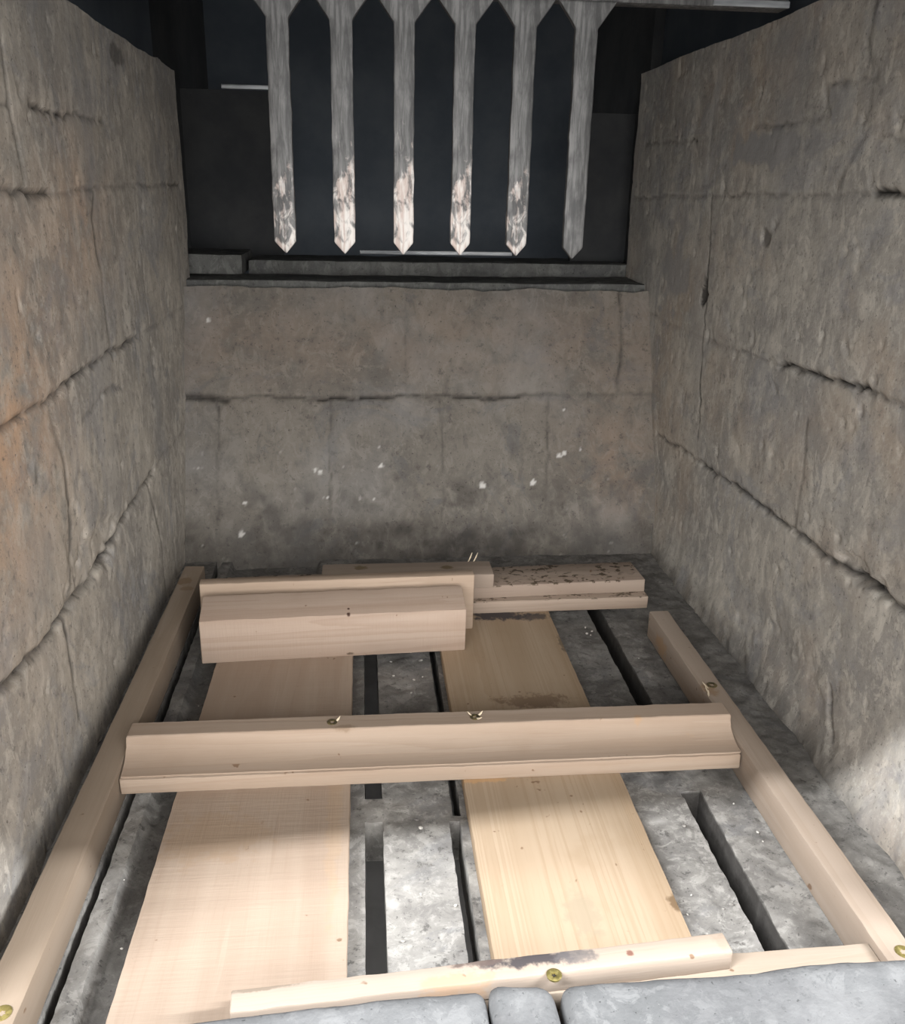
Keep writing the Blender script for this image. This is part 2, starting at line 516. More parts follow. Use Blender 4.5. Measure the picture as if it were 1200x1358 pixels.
us, vs = np.arange(0.382, 1.337, STEP), np.arange(-0.06, 0.607, STEP)
o = relief('wall_right', M_RIGHT, us, vs, lambda U, V: (XR + 0 * U, U, V), (-1, 0, 0), h_right, at_right, 0.12, jag=jag_r)
tag(o, kind='structure')

# --- back wall, leaning back
BL = [
    ([(-0.23, 0.193), (-0.178, 0.191)], 0.0045, 0.007, 0.7),
    ([(-0.178, 0.191), (-0.13, 0.194)], 0.0024, 0.003, 0.4),
    ([(-0.13, 0.194), (-0.043, 0.19), (0.036, 0.192), (0.105, 0.194), (0.155, 0.19), (0.205, 0.194)], 0.0024, 0.007, 0.9),
    ([(0.205, 0.194), (0.236, 0.195), (0.39, 0.195)], 0.0026, 0.004, 0.45),
    ([(0.052, 0.264), (0.053, 0.227), (0.053, 0.193)], 0.0022, 0.002, 0.3),
    ([(0.346, 0.33), (0.346, 0.265), (0.337, 0.197)], 0.0025, 0.004, 0.55),
    ([(-0.19, 0.191), (-0.19, 0.093), (-0.188, 0.009)], 0.0022, 0.003, 0.5),
    ([(-0.045, 0.19), (-0.046, 0.109), (-0.048, 0.029)], 0.0020, 0.0025, 0.4),
    ([(0.1, 0.19), (0.1, 0.108), (0.099, 0.026)], 0.0020, 0.0025, 0.4),
    ([(0.244, 0.19), (0.241, 0.107), (0.233, 0.024)], 0.0020, 0.0025, 0.35),
]
CH = [(-0.059, 0.103), (-0.066, 0.106), (-0.05, 0.073), (0.152, 0.085), (0.256, 0.12), (0.285, 0.128), (0.262, 0.123), (-0.155, 0.067),
      (0.264, 0.176), (0.22, 0.088), (0.02, 0.11), (0.01, 0.07), (-0.16, 0.03), (-0.20, 0.285)]


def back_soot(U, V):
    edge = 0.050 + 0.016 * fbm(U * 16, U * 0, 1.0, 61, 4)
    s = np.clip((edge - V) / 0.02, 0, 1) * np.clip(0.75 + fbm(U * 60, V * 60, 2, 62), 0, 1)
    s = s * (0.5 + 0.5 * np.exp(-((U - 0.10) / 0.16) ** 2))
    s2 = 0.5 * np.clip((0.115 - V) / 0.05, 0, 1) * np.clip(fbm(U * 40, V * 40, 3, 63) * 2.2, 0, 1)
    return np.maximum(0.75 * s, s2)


def back_chalk(U, V):
    r = np.zeros(U.shape)
    for i, (a, b) in enumerate(CH):
        r = np.maximum(r, 0.95 * blob(U, V, a, b, 0.0030, 0.0026, 300 + i, 1.1))
    return np.maximum(r, 0.6 * np.clip(fbm(U * 110, V * 110, 3, 293) * 5 - 3.0, 0, 1) * (V < 0.14))


at_back = {
    'grime_shade': lambda U, V: np.maximum(crack_field(U, V, BL, 81)[1], back_soot(U, V)),
    'tan': lambda U, V: np.clip(0.5 * np.exp(-((U - 0.33) / 0.06) ** 2 - ((V - 0.11) / 0.07) ** 2) + 0.25 * np.exp(-((V - 0.26) / 0.06) ** 2), 0, 1),
    'smooth_patch': lambda U, V: 0.35 * np.clip(fbm(U * 9, V * 9, 1, 197) * 2, 0, 1),
    'chalk': back_chalk,
}


def h_back(U, V):
    return rough(U, V, 81, 0.8) - crack_field(U, V, BL, 81)[0] + 0.004 * np.clip((V - 0.192) / 0.004, 0, 1)


def jag_b(U, V):
    return U, V + np.clip((V - 0.30) / 0.02, 0, 1) * 0.004 * fbm(U * 22, U * 0, 2, 29)


us, vs = np.arange(-0.245, 0.402, STEP), np.arange(-0.06, 0.325, STEP)
nb = Vector((0, -1, 0.44)).normalized()
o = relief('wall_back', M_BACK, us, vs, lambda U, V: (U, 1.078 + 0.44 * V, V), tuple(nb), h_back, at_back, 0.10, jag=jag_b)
tag(o, kind='structure')

# --- slotted floor slab
SLOTS = [  # x0, x1, y0, y1
    (-0.0045, 0.0090, 0.590, 1.02), (-0.0045, 0.0092, 0.395, 0.563),
    (0.0625, 0.0690, 0.566, 1.02), (0.0590, 0.0672, 0.395, 0.560),
    (0.2500, 0.2660, 0.610, 1.02), (0.2480, 0.2645, 0.395, 0.583),
]


def floor_mesh():
    def axis(lo, hi, step, stops):
        a = [x for x in np.arange(lo, hi, step)]
        a = [x for x in a if min(abs(x - s_) for s_ in stops) > step * 0.45]
        return np.array(sorted(set(a + list(stops) + [hi])))
    xs = axis(-0.25, 0.40, 0.003, sorted({q for s_ in SLOTS for q in s_[:2]} | {-0.190, -0.1835}))
    ys = axis(0.34, 1.14, 0.003, sorted({q for s_ in SLOTS for q in s_[2:]}))
    X, Y = np.meshgrid(xs, ys, indexing='ij')
    Z = 0.0016 * fbm(X * 40, Y * 40, 1, 401, 4) + 0.0012 * fbm(X * 140, Y * 140, 3, 402, 3)
    Z = Z - 0.0012 - 0.004 * np.clip(fbm(X * 70, Y * 70, 6, 403, 3) - 0.35, 0, 1)
    Z = Z - 0.009 * np.clip((X + 0.170) / 0.0015, 0, 1) * np.clip((-0.06 - X) / 0.004, 0, 1)
    jx = 0.0007 * fbm(X * 130, Y * 130, 2, 404, 3)
    slots = SLOTS + [(-0.190, -0.1835, 0.34, 1.14)]
    cx, cy = (xs[:-1] + xs[1:]) / 2, (ys[:-1] + ys[1:]) / 2
    CX, CY = np.meshgrid(cx, cy, indexing='ij')
    hole = np.zeros(CX.shape, bool)
    for a, b, c_, d_ in slots:
        hole |= (CX > a) & (CX < b) & (CY > c_) & (CY < d_)
    nx, ny = X.shape
    idx = np.arange(nx * ny).reshape(nx, ny)
    quad = np.stack([idx[:-1, :-1], idx[1:, :-1], idx[1:, 1:], idx[:-1, 1:]], -1)[~hole]
    V = np.stack([X + jx, Y, Z], -1).reshape(-1, 3)
    bm = bmesh.new()
    bv = [bm.verts.new(p) for p in V]
    for q in quad: bm.faces.new([bv[i] for i in q])
    bmesh.ops.delete(bm, geom=[v_ for v_ in bm.verts if not v_.link_faces], context='VERTS')
    edges = [e for e in bm.edges if len(e.link_faces) == 1]
    r = bmesh.ops.extrude_edge_only(bm, edges=edges)
    for v_ in [g for g in r['geom'] if isinstance(g, bmesh.types.BMVert)]:
        v_.co.z = -0.0045
    r = bmesh.ops.extrude_edge_only(bm, edges=[g for g in r['geom'] if isinstance(g, bmesh.types.BMEdge) and len(g.link_faces) == 1])
    for v_ in [g for g in r['geom'] if isinstance(g, bmesh.types.BMVert)]:
        v_.co.z = -0.038
    bm.normal_update()
    me = bpy.data.meshes.new('floor')
    bm.to_mesh(me)
    bm.free()
    n = len(me.vertices)
    co = np.zeros(n * 3)
    me.vertices.foreach_get('co', co)
    co = co.reshape(-1, 3)
    x, y = co[:, 0], co[:, 1]
    ch = 0.55 * np.clip(fbm(x * 75, y * 75, 1, 411) * 3 - 0.9, 0, 1) * (np.exp(-((x - 0.035) / 0.03) ** 2) + 0.7 * np.exp(-((x - 0.225) / 0.03) ** 2)) * (y < 0.60)
    gr = 0.55 * np.clip((y - 0.62) / 0.05, 0, 1) * np.clip(0.75 + fbm(x * 30, y * 30, 1, 412), 0, 1)  # floor darker towards the back
    gr = np.maximum(gr, 0.5 * np.clip(fbm(x * 120, y * 120, 1, 413) * 3 - 1.0, 0, 1) * (x > 0.2))
    gr = np.maximum(gr, 0.6 * ((x > -0.167 + 0.002 * fbm(y * 40, y * 0, 2, 415)) & (x < -0.1)))  # left plank's shadow band, put into the floor colour
    gr = np.maximum(gr, 0.7 * 0.75 * np.clip((x - 0.318) / 0.006, 0, 1) * np.clip(0.8 + fbm(x * 60, y * 60, 1, 416), 0, 1))  # batten's shadow beside the right wall, painted into the colour
    gr = np.maximum(gr, 0.6 * np.exp(-((x - 0.292) / 0.014) ** 2) * np.clip(0.6 + fbm(x * 60, y * 60, 1, 414), 0, 1))  # speckled dirt plus painted contact shade along the right batten
    gr = np.maximum(gr, 0.85 * ((co[:, 2] < -0.0042) & (x > 0.22)))  # right slot walls: missing shade put into the colour
    for nm, d in (('chalk', ch), ('grime_shade', gr)):
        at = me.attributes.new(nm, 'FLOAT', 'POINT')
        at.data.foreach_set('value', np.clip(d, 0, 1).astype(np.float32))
    smooth(me, 50)
    return me


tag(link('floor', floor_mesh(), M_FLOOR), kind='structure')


def box_mesh(name, x0, x1, y0, y1, z0, z1, bev=0.0, seg=2):
    bm = bmesh.new()
    bmesh.ops.create_cube(bm, size=1)
    for v_ in bm.verts:
        v_.co = ((x0 + x1) / 2 + v_.co.x * (x1 - x0), (y0 + y1) / 2 + v_.co.y * (y1 - y0), (z0 + z1) / 2 + v_.co.z * (z1 - z0))
    if bev: bmesh.ops.bevel(bm, geom=list(bm.edges), offset=bev, segments=seg, affect='EDGES', profile=0.5)
    me = bpy.data.meshes.new(name)
    bm.to_mesh(me)
    bm.free()
    return me


def structure(name, mat, *a, bev=0.0):
    return tag(link(name, box_mesh(name, *a, bev=bev), mat), kind='structure')


# ash pit below the slots
def pit():
    bm = bmesh.new()
    for a in ((-0.35, 0.50, 0.05, 1.20, -0.17, -0.15), (-0.35, -0.33, 0.30, 1.2, -0.17, -0.06), (0.48, 0.50, 0.30, 1.2, -0.17, -0.06),
              (-0.35, 0.5, 1.18, 1.2, -0.17, -0.06)):
        r = bmesh.ops.create_cube(bm, size=1)
        for v_ in r['verts']:
            v_.co = ((a[0] + a[1]) / 2 + v_.co.x * (a[1] - a[0]), (a[2] + a[3]) / 2 + v_.co.y * (a[3] - a[2]), (a[4] + a[5]) / 2 + v_.co.z * (a[5] - a[4]))
    me = bpy.data.meshes.new('floor_lower')
    bm.to_mesh(me)
    bm.free()
    return me


tag(link('floor_lower', pit(), M_PIT), kind='structure')

# steel shell above the masonry, dark chamber behind
structure('wall_upper_left', M_BLACK, -0.32, -0.262, 0.10, 1.30, 0.588, 0.80)
structure('wall_upper_right', M_BLACK, 0.415, 0.49, 0.10, 1.37, 0.608, 0.80)
structure('wall_chamber_left', M_SIDE, -0.33, -0.268, 1.27, 1.80, 0.20, 0.80)
structure('wall_chamber_right', M_SIDE, 0.40, 0.49, 1.345, 1.80, 0.20, 0.80)
structure('wall_chamber_back', M_BLACK, -0.33, 0.49, 1.78, 1.84, 0.20, 0.80)
structure('ceiling', M_BLACK, -0.33, 0.49, 0.10, 1.84, 0.80, 0.83)
# inner baffle plates either side of the comb, standing in the chamber
structure('trim_1', M_SIDE, -0.268, -0.125, 1.50, 1.515, 0.33, 0.585)
structure('trim_2', M_SIDE, 0.315, 0.40, 1.40, 1.415, 0.33, 0.56)

# added unseen plate whose lower edge cuts the light falling in
me = box_mesh('shadow_plate', -1.1, 1.2, -0.012, 0.012, 0.0, 0.42, 0.004)
tag(link('shadow_plate', me, M_BLACK, None, (0.0, 0.163, 0.612), (0, 0, math.atan(0.10))), kind='structure')


# ------------------------------------------------------------------ ledge bricks behind the back wall
def stone(name, x0, x1, y0, y1, z0, z1, mat, seed, r=0.006, amp=0.002, step=0.005, shape=None):
    """rough block with rounded worn edges"""
    bm = bmesh.new()
    bmesh.ops.create_cube(bm, size=1)
    dx, dy, dz = x1 - x0, y1 - y0, z1 - z0
    for v_ in bm.verts:
        v_.co = (v_.co.x * dx, v_.co.y * dy, v_.co.z * dz + dz / 2)
    for ax, d in ((0, dx), (1, dy), (2, dz)):
        n = max(1, int(d / step))
        for i in range(1, n):
            no = [0, 0, 0]
            no[ax] = 1
            co = [0, 0, 0]
            co[ax] = (0 if ax == 2 else -d / 2) + d * i / n
            bmesh.ops.bisect_plane(bm, geom=list(bm.verts) + list(bm.edges) + list(bm.faces), plane_co=co, plane_no=no, dist=1e-6)
    me = bpy.data.meshes.new(name)
    bm.to_mesh(me)
    bm.free()
    n = len(me.vertices)
    co = np.zeros(n * 3)
    me.vertices.foreach_get('co', co)
    co = co.reshape(-1, 3)
    half = np.array([dx / 2, dy / 2, dz / 2])
    ctr = np.array([0, 0, dz / 2])
    p = co - ctr
    inner = np.clip(p, -(half - r), half - r)
    d = p - inner
    L = np.linalg.norm(d, axis=1, keepdims=True)
    p = np.where(L > 1e-9, inner + d / np.maximum(L, 1e-9) * np.minimum(L, r), p)
    nrm = np.where(L > 1e-9, d / np.maximum(L, 1e-9), 0)
    wx, wy, wz = co[:, 0] + x0, co[:, 1] + y0, co[:, 2]
    h = amp * fbm(wx * 45, wy * 45, wz * 45, seed, 4) + amp * 1.6 * fbm(wx * 14, wy * 14, wz * 14, seed + 9, 3)
    low = np.clip((co[:, 2]) / 0.01, 0, 1)
    p = p + nrm * h[:, None] * low[:, None] + ctr
    if shape is not None: p = shape(p)
    me.vertices.foreach_set('co', p.reshape(-1))
    me.update()
    smooth(me, 60)
    return link(name, me, mat, None, ((x0 + x1) / 2, (y0 + y1) / 2, z0))


o = stone('ledge_slab', -0.262, 0.395, 1.235, 1.335, 0.300, 0.334, M_SOOT, 501, 0.004, 0.0015, 0.008)
tag(o, 'long sooty slab lying along the top of the rear wall, just behind its edge', 'slab')
o = stone('ledge_slab', -0.262, -0.165, 1.30, 1.42, 0.334, 0.362, M_SOOT, 503, 0.004, 0.0015, 0.008)
tag(o, 'short sooty slab in the left corner of the dark ledge above the rear wall', 'slab')
o = stone('ledge_slab', -0.162, 0.395, 1.337, 1.46, 0.300, 0.352, M_SOOT, 505, 0.004, 0.0015, 0.008)
tag(o, 'sooty slab forming the upper step of the dark ledge, under the steel tines', 'slab')

me = box_mesh('steel_lip', -0.12, 0.12, -0.003, 0.003, 0, 0.006, 0.0008)
o = link('steel_lip', me, M_EDGE, None, (0.115, 1.462, 0.354))  # the lip's glint is put into its pale colour
o.scale = (1, 1, 1)
tag(o, 'thin bright steel strip lying on the dark ledge behind the tine tips', 'metal strip')
me = box_mesh('glint_strip', -0.036, 0.036, -0.004, 0.004, 0, 0.006, 0.0008)  # pale strip painting the glint on a plate edge
tag(link('glint_strip', me, M_EDGE, None, (-0.170, 1.496, 0.586)),
    'pale strip added as the glint of a steel plate edge, dark upper left corner, left of the first tine', 'metal strip')


# ------------------------------------------------------------------ steel comb
def prism(name, outline, th, mat, parent, loc, seed=0, step=None, ash=0.0):
    """outline in local x,z; th along y; bevelled slab with slightly worn faces"""
    bm = bmesh.new()
    fr = [bm.verts.new((x, -th / 2, z)) for x, z in outline]
    f = bm.faces.new(fr)
    r = bmesh.ops.extrude_face_region(bm, geom=[f])
    for v_ in r['geom']:
        if isinstance(v_, bmesh.types.BMVert): v_.co.y = th / 2
    bmesh.ops.recalc_face_normals(bm, faces=bm.faces)
    bmesh.ops.bevel(bm, geom=list(bm.edges), offset=0.0011, segments=2, affect='EDGES', profile=0.5)
    if step:
        zs = [z for _, z in outline]
        z = min(zs) + step
        while z < max(zs):
            bmesh.ops.bisect_plane(bm, geom=list(bm.verts) + list(bm.edges) + list(bm.faces), plane_co=(0, 0, z), plane_no=(0, 0, 1), dist=1e-5)
            z += step
    for v_ in bm.verts:
        x, y, z = v_.co
        v_.co.x += 0.0010 * float(fbm(z * 60, seed * 3.3, 0.5 if x > 0 else 7.5, seed, 3))
        v_.co.y += 0.0008 * float(fbm(z * 50, x * 50, 1, seed + 5, 3))
    me = bpy.data.meshes.new(name)
    bm.to_mesh(me)
    bm.free()
    at = me.attributes.new('ash', 'FLOAT', 'POINT')
    at.data.foreach_set('value', [ash * max(0.0, min(1.0, 1.2 - v_.co.z / 0.15)) for v_ in me.vertices])
    smooth(me, 30)
    return link(name, me, mat, parent, loc)


CY = 0.88
comb = empty('steel_comb', (0.06, CY, 0.606))
tag(comb, 'worn steel comb with six pointed tines hanging from a crossbar across the firebox', 'grate')
XT = [-0.0705, -0.016, 0.0385, 0.0915, 0.1445, 0.199]
ASH = [0.50, 0.62, 0.66, 0.60, 0.50, 0.20]
# crossbar with a row of pointed arches along its lower edge
pts = [(-0.345, 0.0), (-0.345, 0.030), (0.320, 0.030), (0.320, 0.004)]
o = prism('crossbar', [(-0.345, 0.002), (0.322, 0.002), (0.322, 0.036), (-0.345, 0.036)], 0.020, M_STEEL, comb, (0, 0.004, 0))
me = box_mesh('worn_edge', -0.035, 0.035, -0.0012, 0.0012, 0, 0.0055, 0.0005)
tag(link('worn_edge', me, M_EDGE, comb, (0.2865, -0.0066, 0.0025)), 'bright worn end of the crossbar')
for i, x in enumerate(XT):
    t = 0.0098 if i not in (2, 3) else 0.0092
    zt, zg, zb = 0.002, -0.020, -0.215 + (0.001 if i < 5 else -0.001)
    fl = 0.0262
    H = -zb
    outl = [(-0.0005, 0.0), (t - 0.0005, 0.011), (t, H + zg), (fl, H + zt), (-fl, H + zt), (-t, H + zg), (-t - 0.0005, 0.011)]
    prism('tine', outl, 0.008, M_STEEL, comb, (x - 0.06, -0.004, zb), 20 + i, 0.006, ASH[i])


# ------------------------------------------------------------------ timber
def board_mesh(name, Lx, Dy, Hz, seed, r=0.0012, amp=0.0004, segs=70, bow=0.0, ring=None):
    """sawn board: local x along the length, origin at the middle of the underside"""
    base = ring or []
    for (cx_, cz_, a0) in () if ring else ((Dy / 2 - r, Hz / 2 - r, 0), (-(Dy / 2 - r), Hz / 2 - r, 90), (-(Dy / 2 - r), -(Hz / 2 - r), 180), (Dy / 2 - r, -(Hz / 2 - r), 270)):
        for k_ in range(3):
            a = math.radians(a0 + 45 * k_)
            base.append((cx_ + r * math.cos(a), cz_ + r * math.sin(a)))
    ring = base
    n = len(ring)
    V, F = [], []
    xs = np.concatenate([[-Lx / 2, -Lx / 2 + 0.0006], np.linspace(-Lx / 2 + 0.004, Lx / 2 - 0.004, segs), [Lx / 2 - 0.0006, Lx / 2]])
    for i, x in enumerate(xs):
        end = i in (0, len(xs) - 1)
        for j, (y, z) in enumerate(ring):
            sc = 1.0
            yy, zz = y, z
            if end: yy, zz = y - math.copysign(min(0.0006, abs(y)), y), z - math.copysign(0.0006, z)
            q = 0 if len(ring) > 12 else j // 3
            yy += amp * float(fbm(x * 70, q * 5.1, 1.0, seed, 3))
            zz += amp * float(fbm(x * 70, q * 5.1, 6.0, seed + 3, 3)) if z > 0 else 0.0
            xo = 0.0
            if i < 2 or i > len(xs) - 3: xo = 0.0007 * float(fbm(y * 300, z * 300, 1.0, seed + 5, 2))
            V.append((x + xo, yy, zz + Hz / 2 + bow * (1 - (2 * x / Lx) ** 2)))
    m = len(xs)
    for i in range(m - 1):
        for j in range(n):
            a, b = i * n + j, i * n + (j + 1) % n
            F.append((a, b, b + n, a + n))
    F.append(tuple(range(n)))
    F.append(tuple((m - 1) * n + j for j in range(n))[::-1])
    me = bpy.data.meshes.new(name)
    me.from_pydata(V, [], F)
    bm = bmesh.new()
    bm.from_mesh(me)
    bmesh.ops.recalc_face_normals(bm, faces=bm.faces)
    bm.to_mesh(me)
    bm.free()
    smooth(me, 28)
    return me


def board(name, mat, fl, length, depth, height, yaw, seed, parent=None, **kw):
    """fl = front-left lower corner, yaw in degrees about z"""
    a = math.radians(yaw)
    ex, ey = Vector((math.cos(a), math.sin(a), 0)), Vector((-math.sin(a), math.cos(a), 0))
    loc = Vector(fl) + ex * length / 2 + ey * depth / 2
    if parent is not None:
        loc = parent.matrix_basis.inverted() @ loc
        a -= parent.rotation_euler.z
    return link(name, board_mesh(name, length, depth, height, seed, **kw), mat, parent, loc, (0, 0, a))


def screw(parent, loc, r=0.0055, rot=0.0, mat=None, tilt=0.0):
    """countersunk head with a star recess; loc in the parent's space"""
    bm = bmesh.new()
    prof = [(0.32 * r, -0.0006), (0.36 * r, 0.0004), (0.80 * r, 0.0009), (r, 0.0005), (0.9 * r, -0.001)]
    N = 24
    rings = []
    for k_, (rr, z) in enumerate(prof):
        row = []
        for i in range(N):
            a = 2 * math.pi * i / N
            q = rr * (1 + (0.22 * math.cos(6 * a) if k_ < 2 else 0))
            row.append(bm.verts.new((q * math.cos(a), q * math.sin(a), z)))
        rings.append(row)
    for A, B in zip(rings[:-1], rings[1:]):
        for i in range(N):
            f = bm.faces.new((A[i], B[i], B[(i + 1) % N], A[(i + 1) % N]))
    f = bm.faces.new(rings[0])
    f.material_index = 1
    bmesh.ops.recalc_face_normals(bm, faces=bm.faces)
    me = bpy.data.meshes.new('screw')
    bm.to_mesh(me)
    bm.free()
    smooth(me, 40)
    return link('screw', me, [mat or M_ZINC, M_HOLE], parent, loc, (tilt, 0, rot))


def chip(parent, loc, rot, s=0.006, mat=None, name='splinter'):
    bm = bmesh.new()
    p = [(-1, 0, 0), (-0.3, 0.22, 0.05), (0.5, 0.18, 0.25), (1, 0.02, 0.45), (0.4, -0.2, 0.2), (-0.4, -0.2, 0.02)]
    lo = [bm.verts.new((x * s, y * s, z * s)) for x, y, z in p]
    hi = [bm.verts.new((x * s * 0.95, y * s * 0.9, z * s + 0.10 * s)) for x, y, z in p]
    bm.faces.new(lo[::-1])
    bm.faces.new(hi)
    for i in range(6): bm.faces.new((lo[i], lo[(i + 1) % 6], hi[(i + 1) % 6], hi[i]))
    me = bpy.data.meshes.new(name)
    bm.to_mesh(me)
    bm.free()
    return link(name, me, mat or M_CHIP, parent, loc, rot)


BLK, GRY, BRN = (0.05, 0.045, 0.05), (0.20, 0.17, 0.14), (0.20, 0.115, 0.06)
T = 0.012
# two planks lying front to back on the floor slab (local x runs front to back)
m = wood('plank_left_pine', 1.0, (0.62, 0.455, 0.30), (0.50, 0.34, 0.215), rings=9, along=0.8, contrast=0.25, sawn=0.22,
         spots=[((-0.14, 0.03, 0.012), (0.03, 0.04, 0.02), (0.33, 0.23, 0.15), 0.5), ((-0.12, -0.055, 0.012), (0.10, 0.006, 0.02), (0.38, 0.27, 0.18), 0.5)])
o = board('plank', m, (-0.0155, 0.378, 0), 0.602, 0.1325, T, 90.0, 11, amp=0.0005, segs=140)
tag(o, 'wide rough-sawn pale plank on the left, running front to back under the cross piece', 'plank')
PR0 = 0.378 + 0.602 / 2


def pr(x, y): return (y - PR0, 0.1365 - x, T)   # world point on the right plank -> its local space


m = wood('plank_right_pine', 4.0, (0.66, 0.475, 0.285), (0.47, 0.305, 0.155), rings=55, along=0.35, contrast=0.34,
         spots=[(pr(0.145, 0.880), (0.013, 0.035, 0.01), BLK, 0.95), (pr(0.178, 0.874), (0.008, 0.025, 0.01), BLK, 0.8),
                (pr(0.150, 0.703), (0.012, 0.035, 0.01), (0.17, 0.11, 0.07), 0.75), (pr(0.136, 0.447), (0.020, 0.012, 0.01), (0.30, 0.25, 0.18), 0.7),
                (pr(0.198, 0.452), (0.008, 0.004, 0.01), (0.14, 0.09, 0.05), 0.9), (pr(0.196, 0.525), (0.03, 0.006, 0.01), (0.36, 0.26, 0.17), 0.5),
                (pr(0.199, 0.81), (0.02, 0.004, 0.01), (0.13, 0.1, 0.07), 0.8), (pr(0.088, 0.592), (0.006, 0.03, 0.01), (0.55, 0.33, 0.15), 0.6)])
o = board('plank', m, (0.200, 0.378, 0), 0.602, 0.127, T, 90.0, 12, segs=140)
tag(o, 'wide smooth golden plank with fine straight grain, running front to back on the right', 'plank')

# side battens
m = wood('batten_left_pine', 6.0, (0.55, 0.415, 0.275), (0.42, 0.30, 0.185), rings=26, along=0.7, contrast=0.4,
         spots=[((0.27, 0.004, 0.03), (0.012, 0.008, 0.03), (0.22, 0.15, 0.09), 0.8), ((0.25, -0.004, 0.03), (0.006, 0.008, 0.03), (0.22, 0.15, 0.09), 0.7)])
o = board('batten', m, (-0.190, 0.366, 0), 0.625, 0.0225, 0.030, 90.0, 13, segs=120)
tag(o, 'long pale batten lying on the floor along the left wall', 'batten')
screw(o, (-0.296, -0.003, 0.030), 0.0052, 0.3)
m = wood('batten_right_pine', 7.0, (0.60, 0.46, 0.32), (0.46, 0.33, 0.21), rings=20, along=0.6, contrast=0.35,
         spots=[((0.075, 0.004, 0.03), (0.012, 0.007, 0.02), (0.26, 0.17, 0.10), 0.75), ((0.19, 0.0115, 0.012), (0.018, 0.02, 0.011), (0.36, 0.235, 0.14), 0.8)])
o = board('batten', m, (0.3205, 0.374, 0), 0.470, 0.0205, 0.030, 90.0, 14, segs=120)
tag(o, 'pale batten with splintered screw hole, lying on the floor beside the right wall', 'batten')
screw(o, (0.0815, -0.001, 0.0298), 0.0048, 0.5, M_ZINC_OLD)
screw(o, (-0.224, -0.003, 0.0298), 0.005, 0.1)
for q in ((0.080, 0.006, 0.4), (0.072, 0.0075, 0.1), (0.066, 0.0085, -0.3)):
    chip(o, (q[0], q[1], 0.0300), (0.2, 0, q[2]), 0.0045)

# middle cross piece: wide base board with a narrow strip screwed on top
mid = empty('crosspiece', (0.055, 0.615, T))
tag(mid, 'pale wooden cross piece spanning between both battens, a narrow strip screwed on its base board', 'cross piece')
m = wood('crosspiece_base_pine', 8.0, (0.62, 0.455, 0.30), (0.45, 0.29, 0.17), rings=16, along=0.9, contrast=0.3,
         spots=[((0.22, -0.008, 0.013), (0.07, 0.003, 0.01), (0.34, 0.22, 0.14), 0.6), ((0.10, -0.012, 0.013), (0.002, 0.002, 0.002), BRN, 0.9)])
o = board('base_board', m, (-0.1890, 0.591, T), 0.4880, 0.049, 0.013, 0.0, 15, mid, segs=120)
m = wood('crosspiece_strip_pine', 9.0, (0.61, 0.45, 0.30), (0.46, 0.31, 0.19), rings=22, along=0.8, contrast=0.3,
         spots=[((0.205, -0.0085, 0.012), (0.03, 0.006, 0.006), (0.36, 0.25, 0.16), 0.7), ((-0.075, 0.006, 0.02), (0.012, 0.003, 0.01), (0.2, 0.14, 0.09), 0.6),
                ((0.165, 0.001, 0.02), (0.004, 0.008, 0.01), (0.36, 0.24, 0.15), 0.8)])
o = board('top_strip', m, (-0.1890, 0.5930, T + 0.013), 0.4880, 0.0460, 0.0195, 0.0, 16, mid, segs=120,
          ring=[(0.0230, 0.0091), (0.0224, 0.00975), (-0.0002 + 0.0050, 0.00975), (0.0040, 0.0092)]
          + [(0.0040 - 0.0268 * (1 - math.cos(a)), 0.0092 - 0.0178 * math.sin(a)) for a in [math.radians(q) for q in range(12, 90, 11)]]
          + [(-0.0228, -0.0092), (-0.0228, -0.00975), (0.0230, -0.00975)])
for x, r_ in ((-0.030, 0.4), (0.086, 1.0)):
    screw(mid, (x - 0.055, 0.0145, 0.0324), 0.0042, r_, M_ZINC_OLD, 0.05)
for x, y, a in ((0.083, 0.0165, 2.6), (0.090, 0.0175, 0.7), (0.088, 0.0115, -0.5), (-0.026, 0.0165, 0.9)):
    chip(mid, (x - 0.055, y, 0.0325), (0.3, -0.2, a), 0.0042)

# front cross piece behind the sill
front = empty('crosspiece', (0.09, 0.383, T))
tag(front, 'pale wooden cross piece with black charcoal smears, half hidden behind the front concrete sill', 'cross piece')
m = wood('front_base_pine', 11.0, (0.66, 0.52, 0.36), (0.52, 0.37, 0.23), rings=18, along=0.8, contrast=0.25)
board('base_board', m, (-0.070, 0.374, T), 0.3695, 0.0185, 0.013, 0.9, 17, front)
m = wood('front_strip_pine', 12.0, (0.64, 0.50, 0.355), (0.50, 0.36, 0.23), rings=18, along=0.8, contrast=0.25,
         spots=[((0.023, 0.0035, 0.014), (0.030, 0.005, 0.02), BLK, 0.95), ((-0.003, 0.007, 0.014), (0.02, 0.004, 0.02), (0.12, 0.09, 0.08), 0.9),
                ((0.050, 0.003, 0.014), (0.012, 0.006, 0.02), (0.12, 0.11, 0.11), 0.8), ((-0.022, -0.005, 0.014), (0.024, 0.006, 0.02), (0.40, 0.27, 0.18), 0.8),  # the wide tan spot paints brownish shade on the strip
                ((0.142, 0.002, 0.014), (0.01, 0.01, 0.02), (0.28, 0.22, 0.17), 0.6), ((0.082, 0.0, 0.014), (0.0025, 0.0025, 0.01), (0.16, 0.07, 0.05), 0.9),
                ((-0.125, 0.006, 0.014), (0.02, 0.002, 0.02), (0.2, 0.16, 0.12), 0.7)])
board('top_strip', m, (-0.0755, 0.3655, T + 0.013), 0.284, 0.0145, 0.014, 3.9, 18, front, amp=0.0006)
screw(front, (0.1005 - 0.09, 0.376 - 0.383, 0.0272), 0.0044, 0.2)

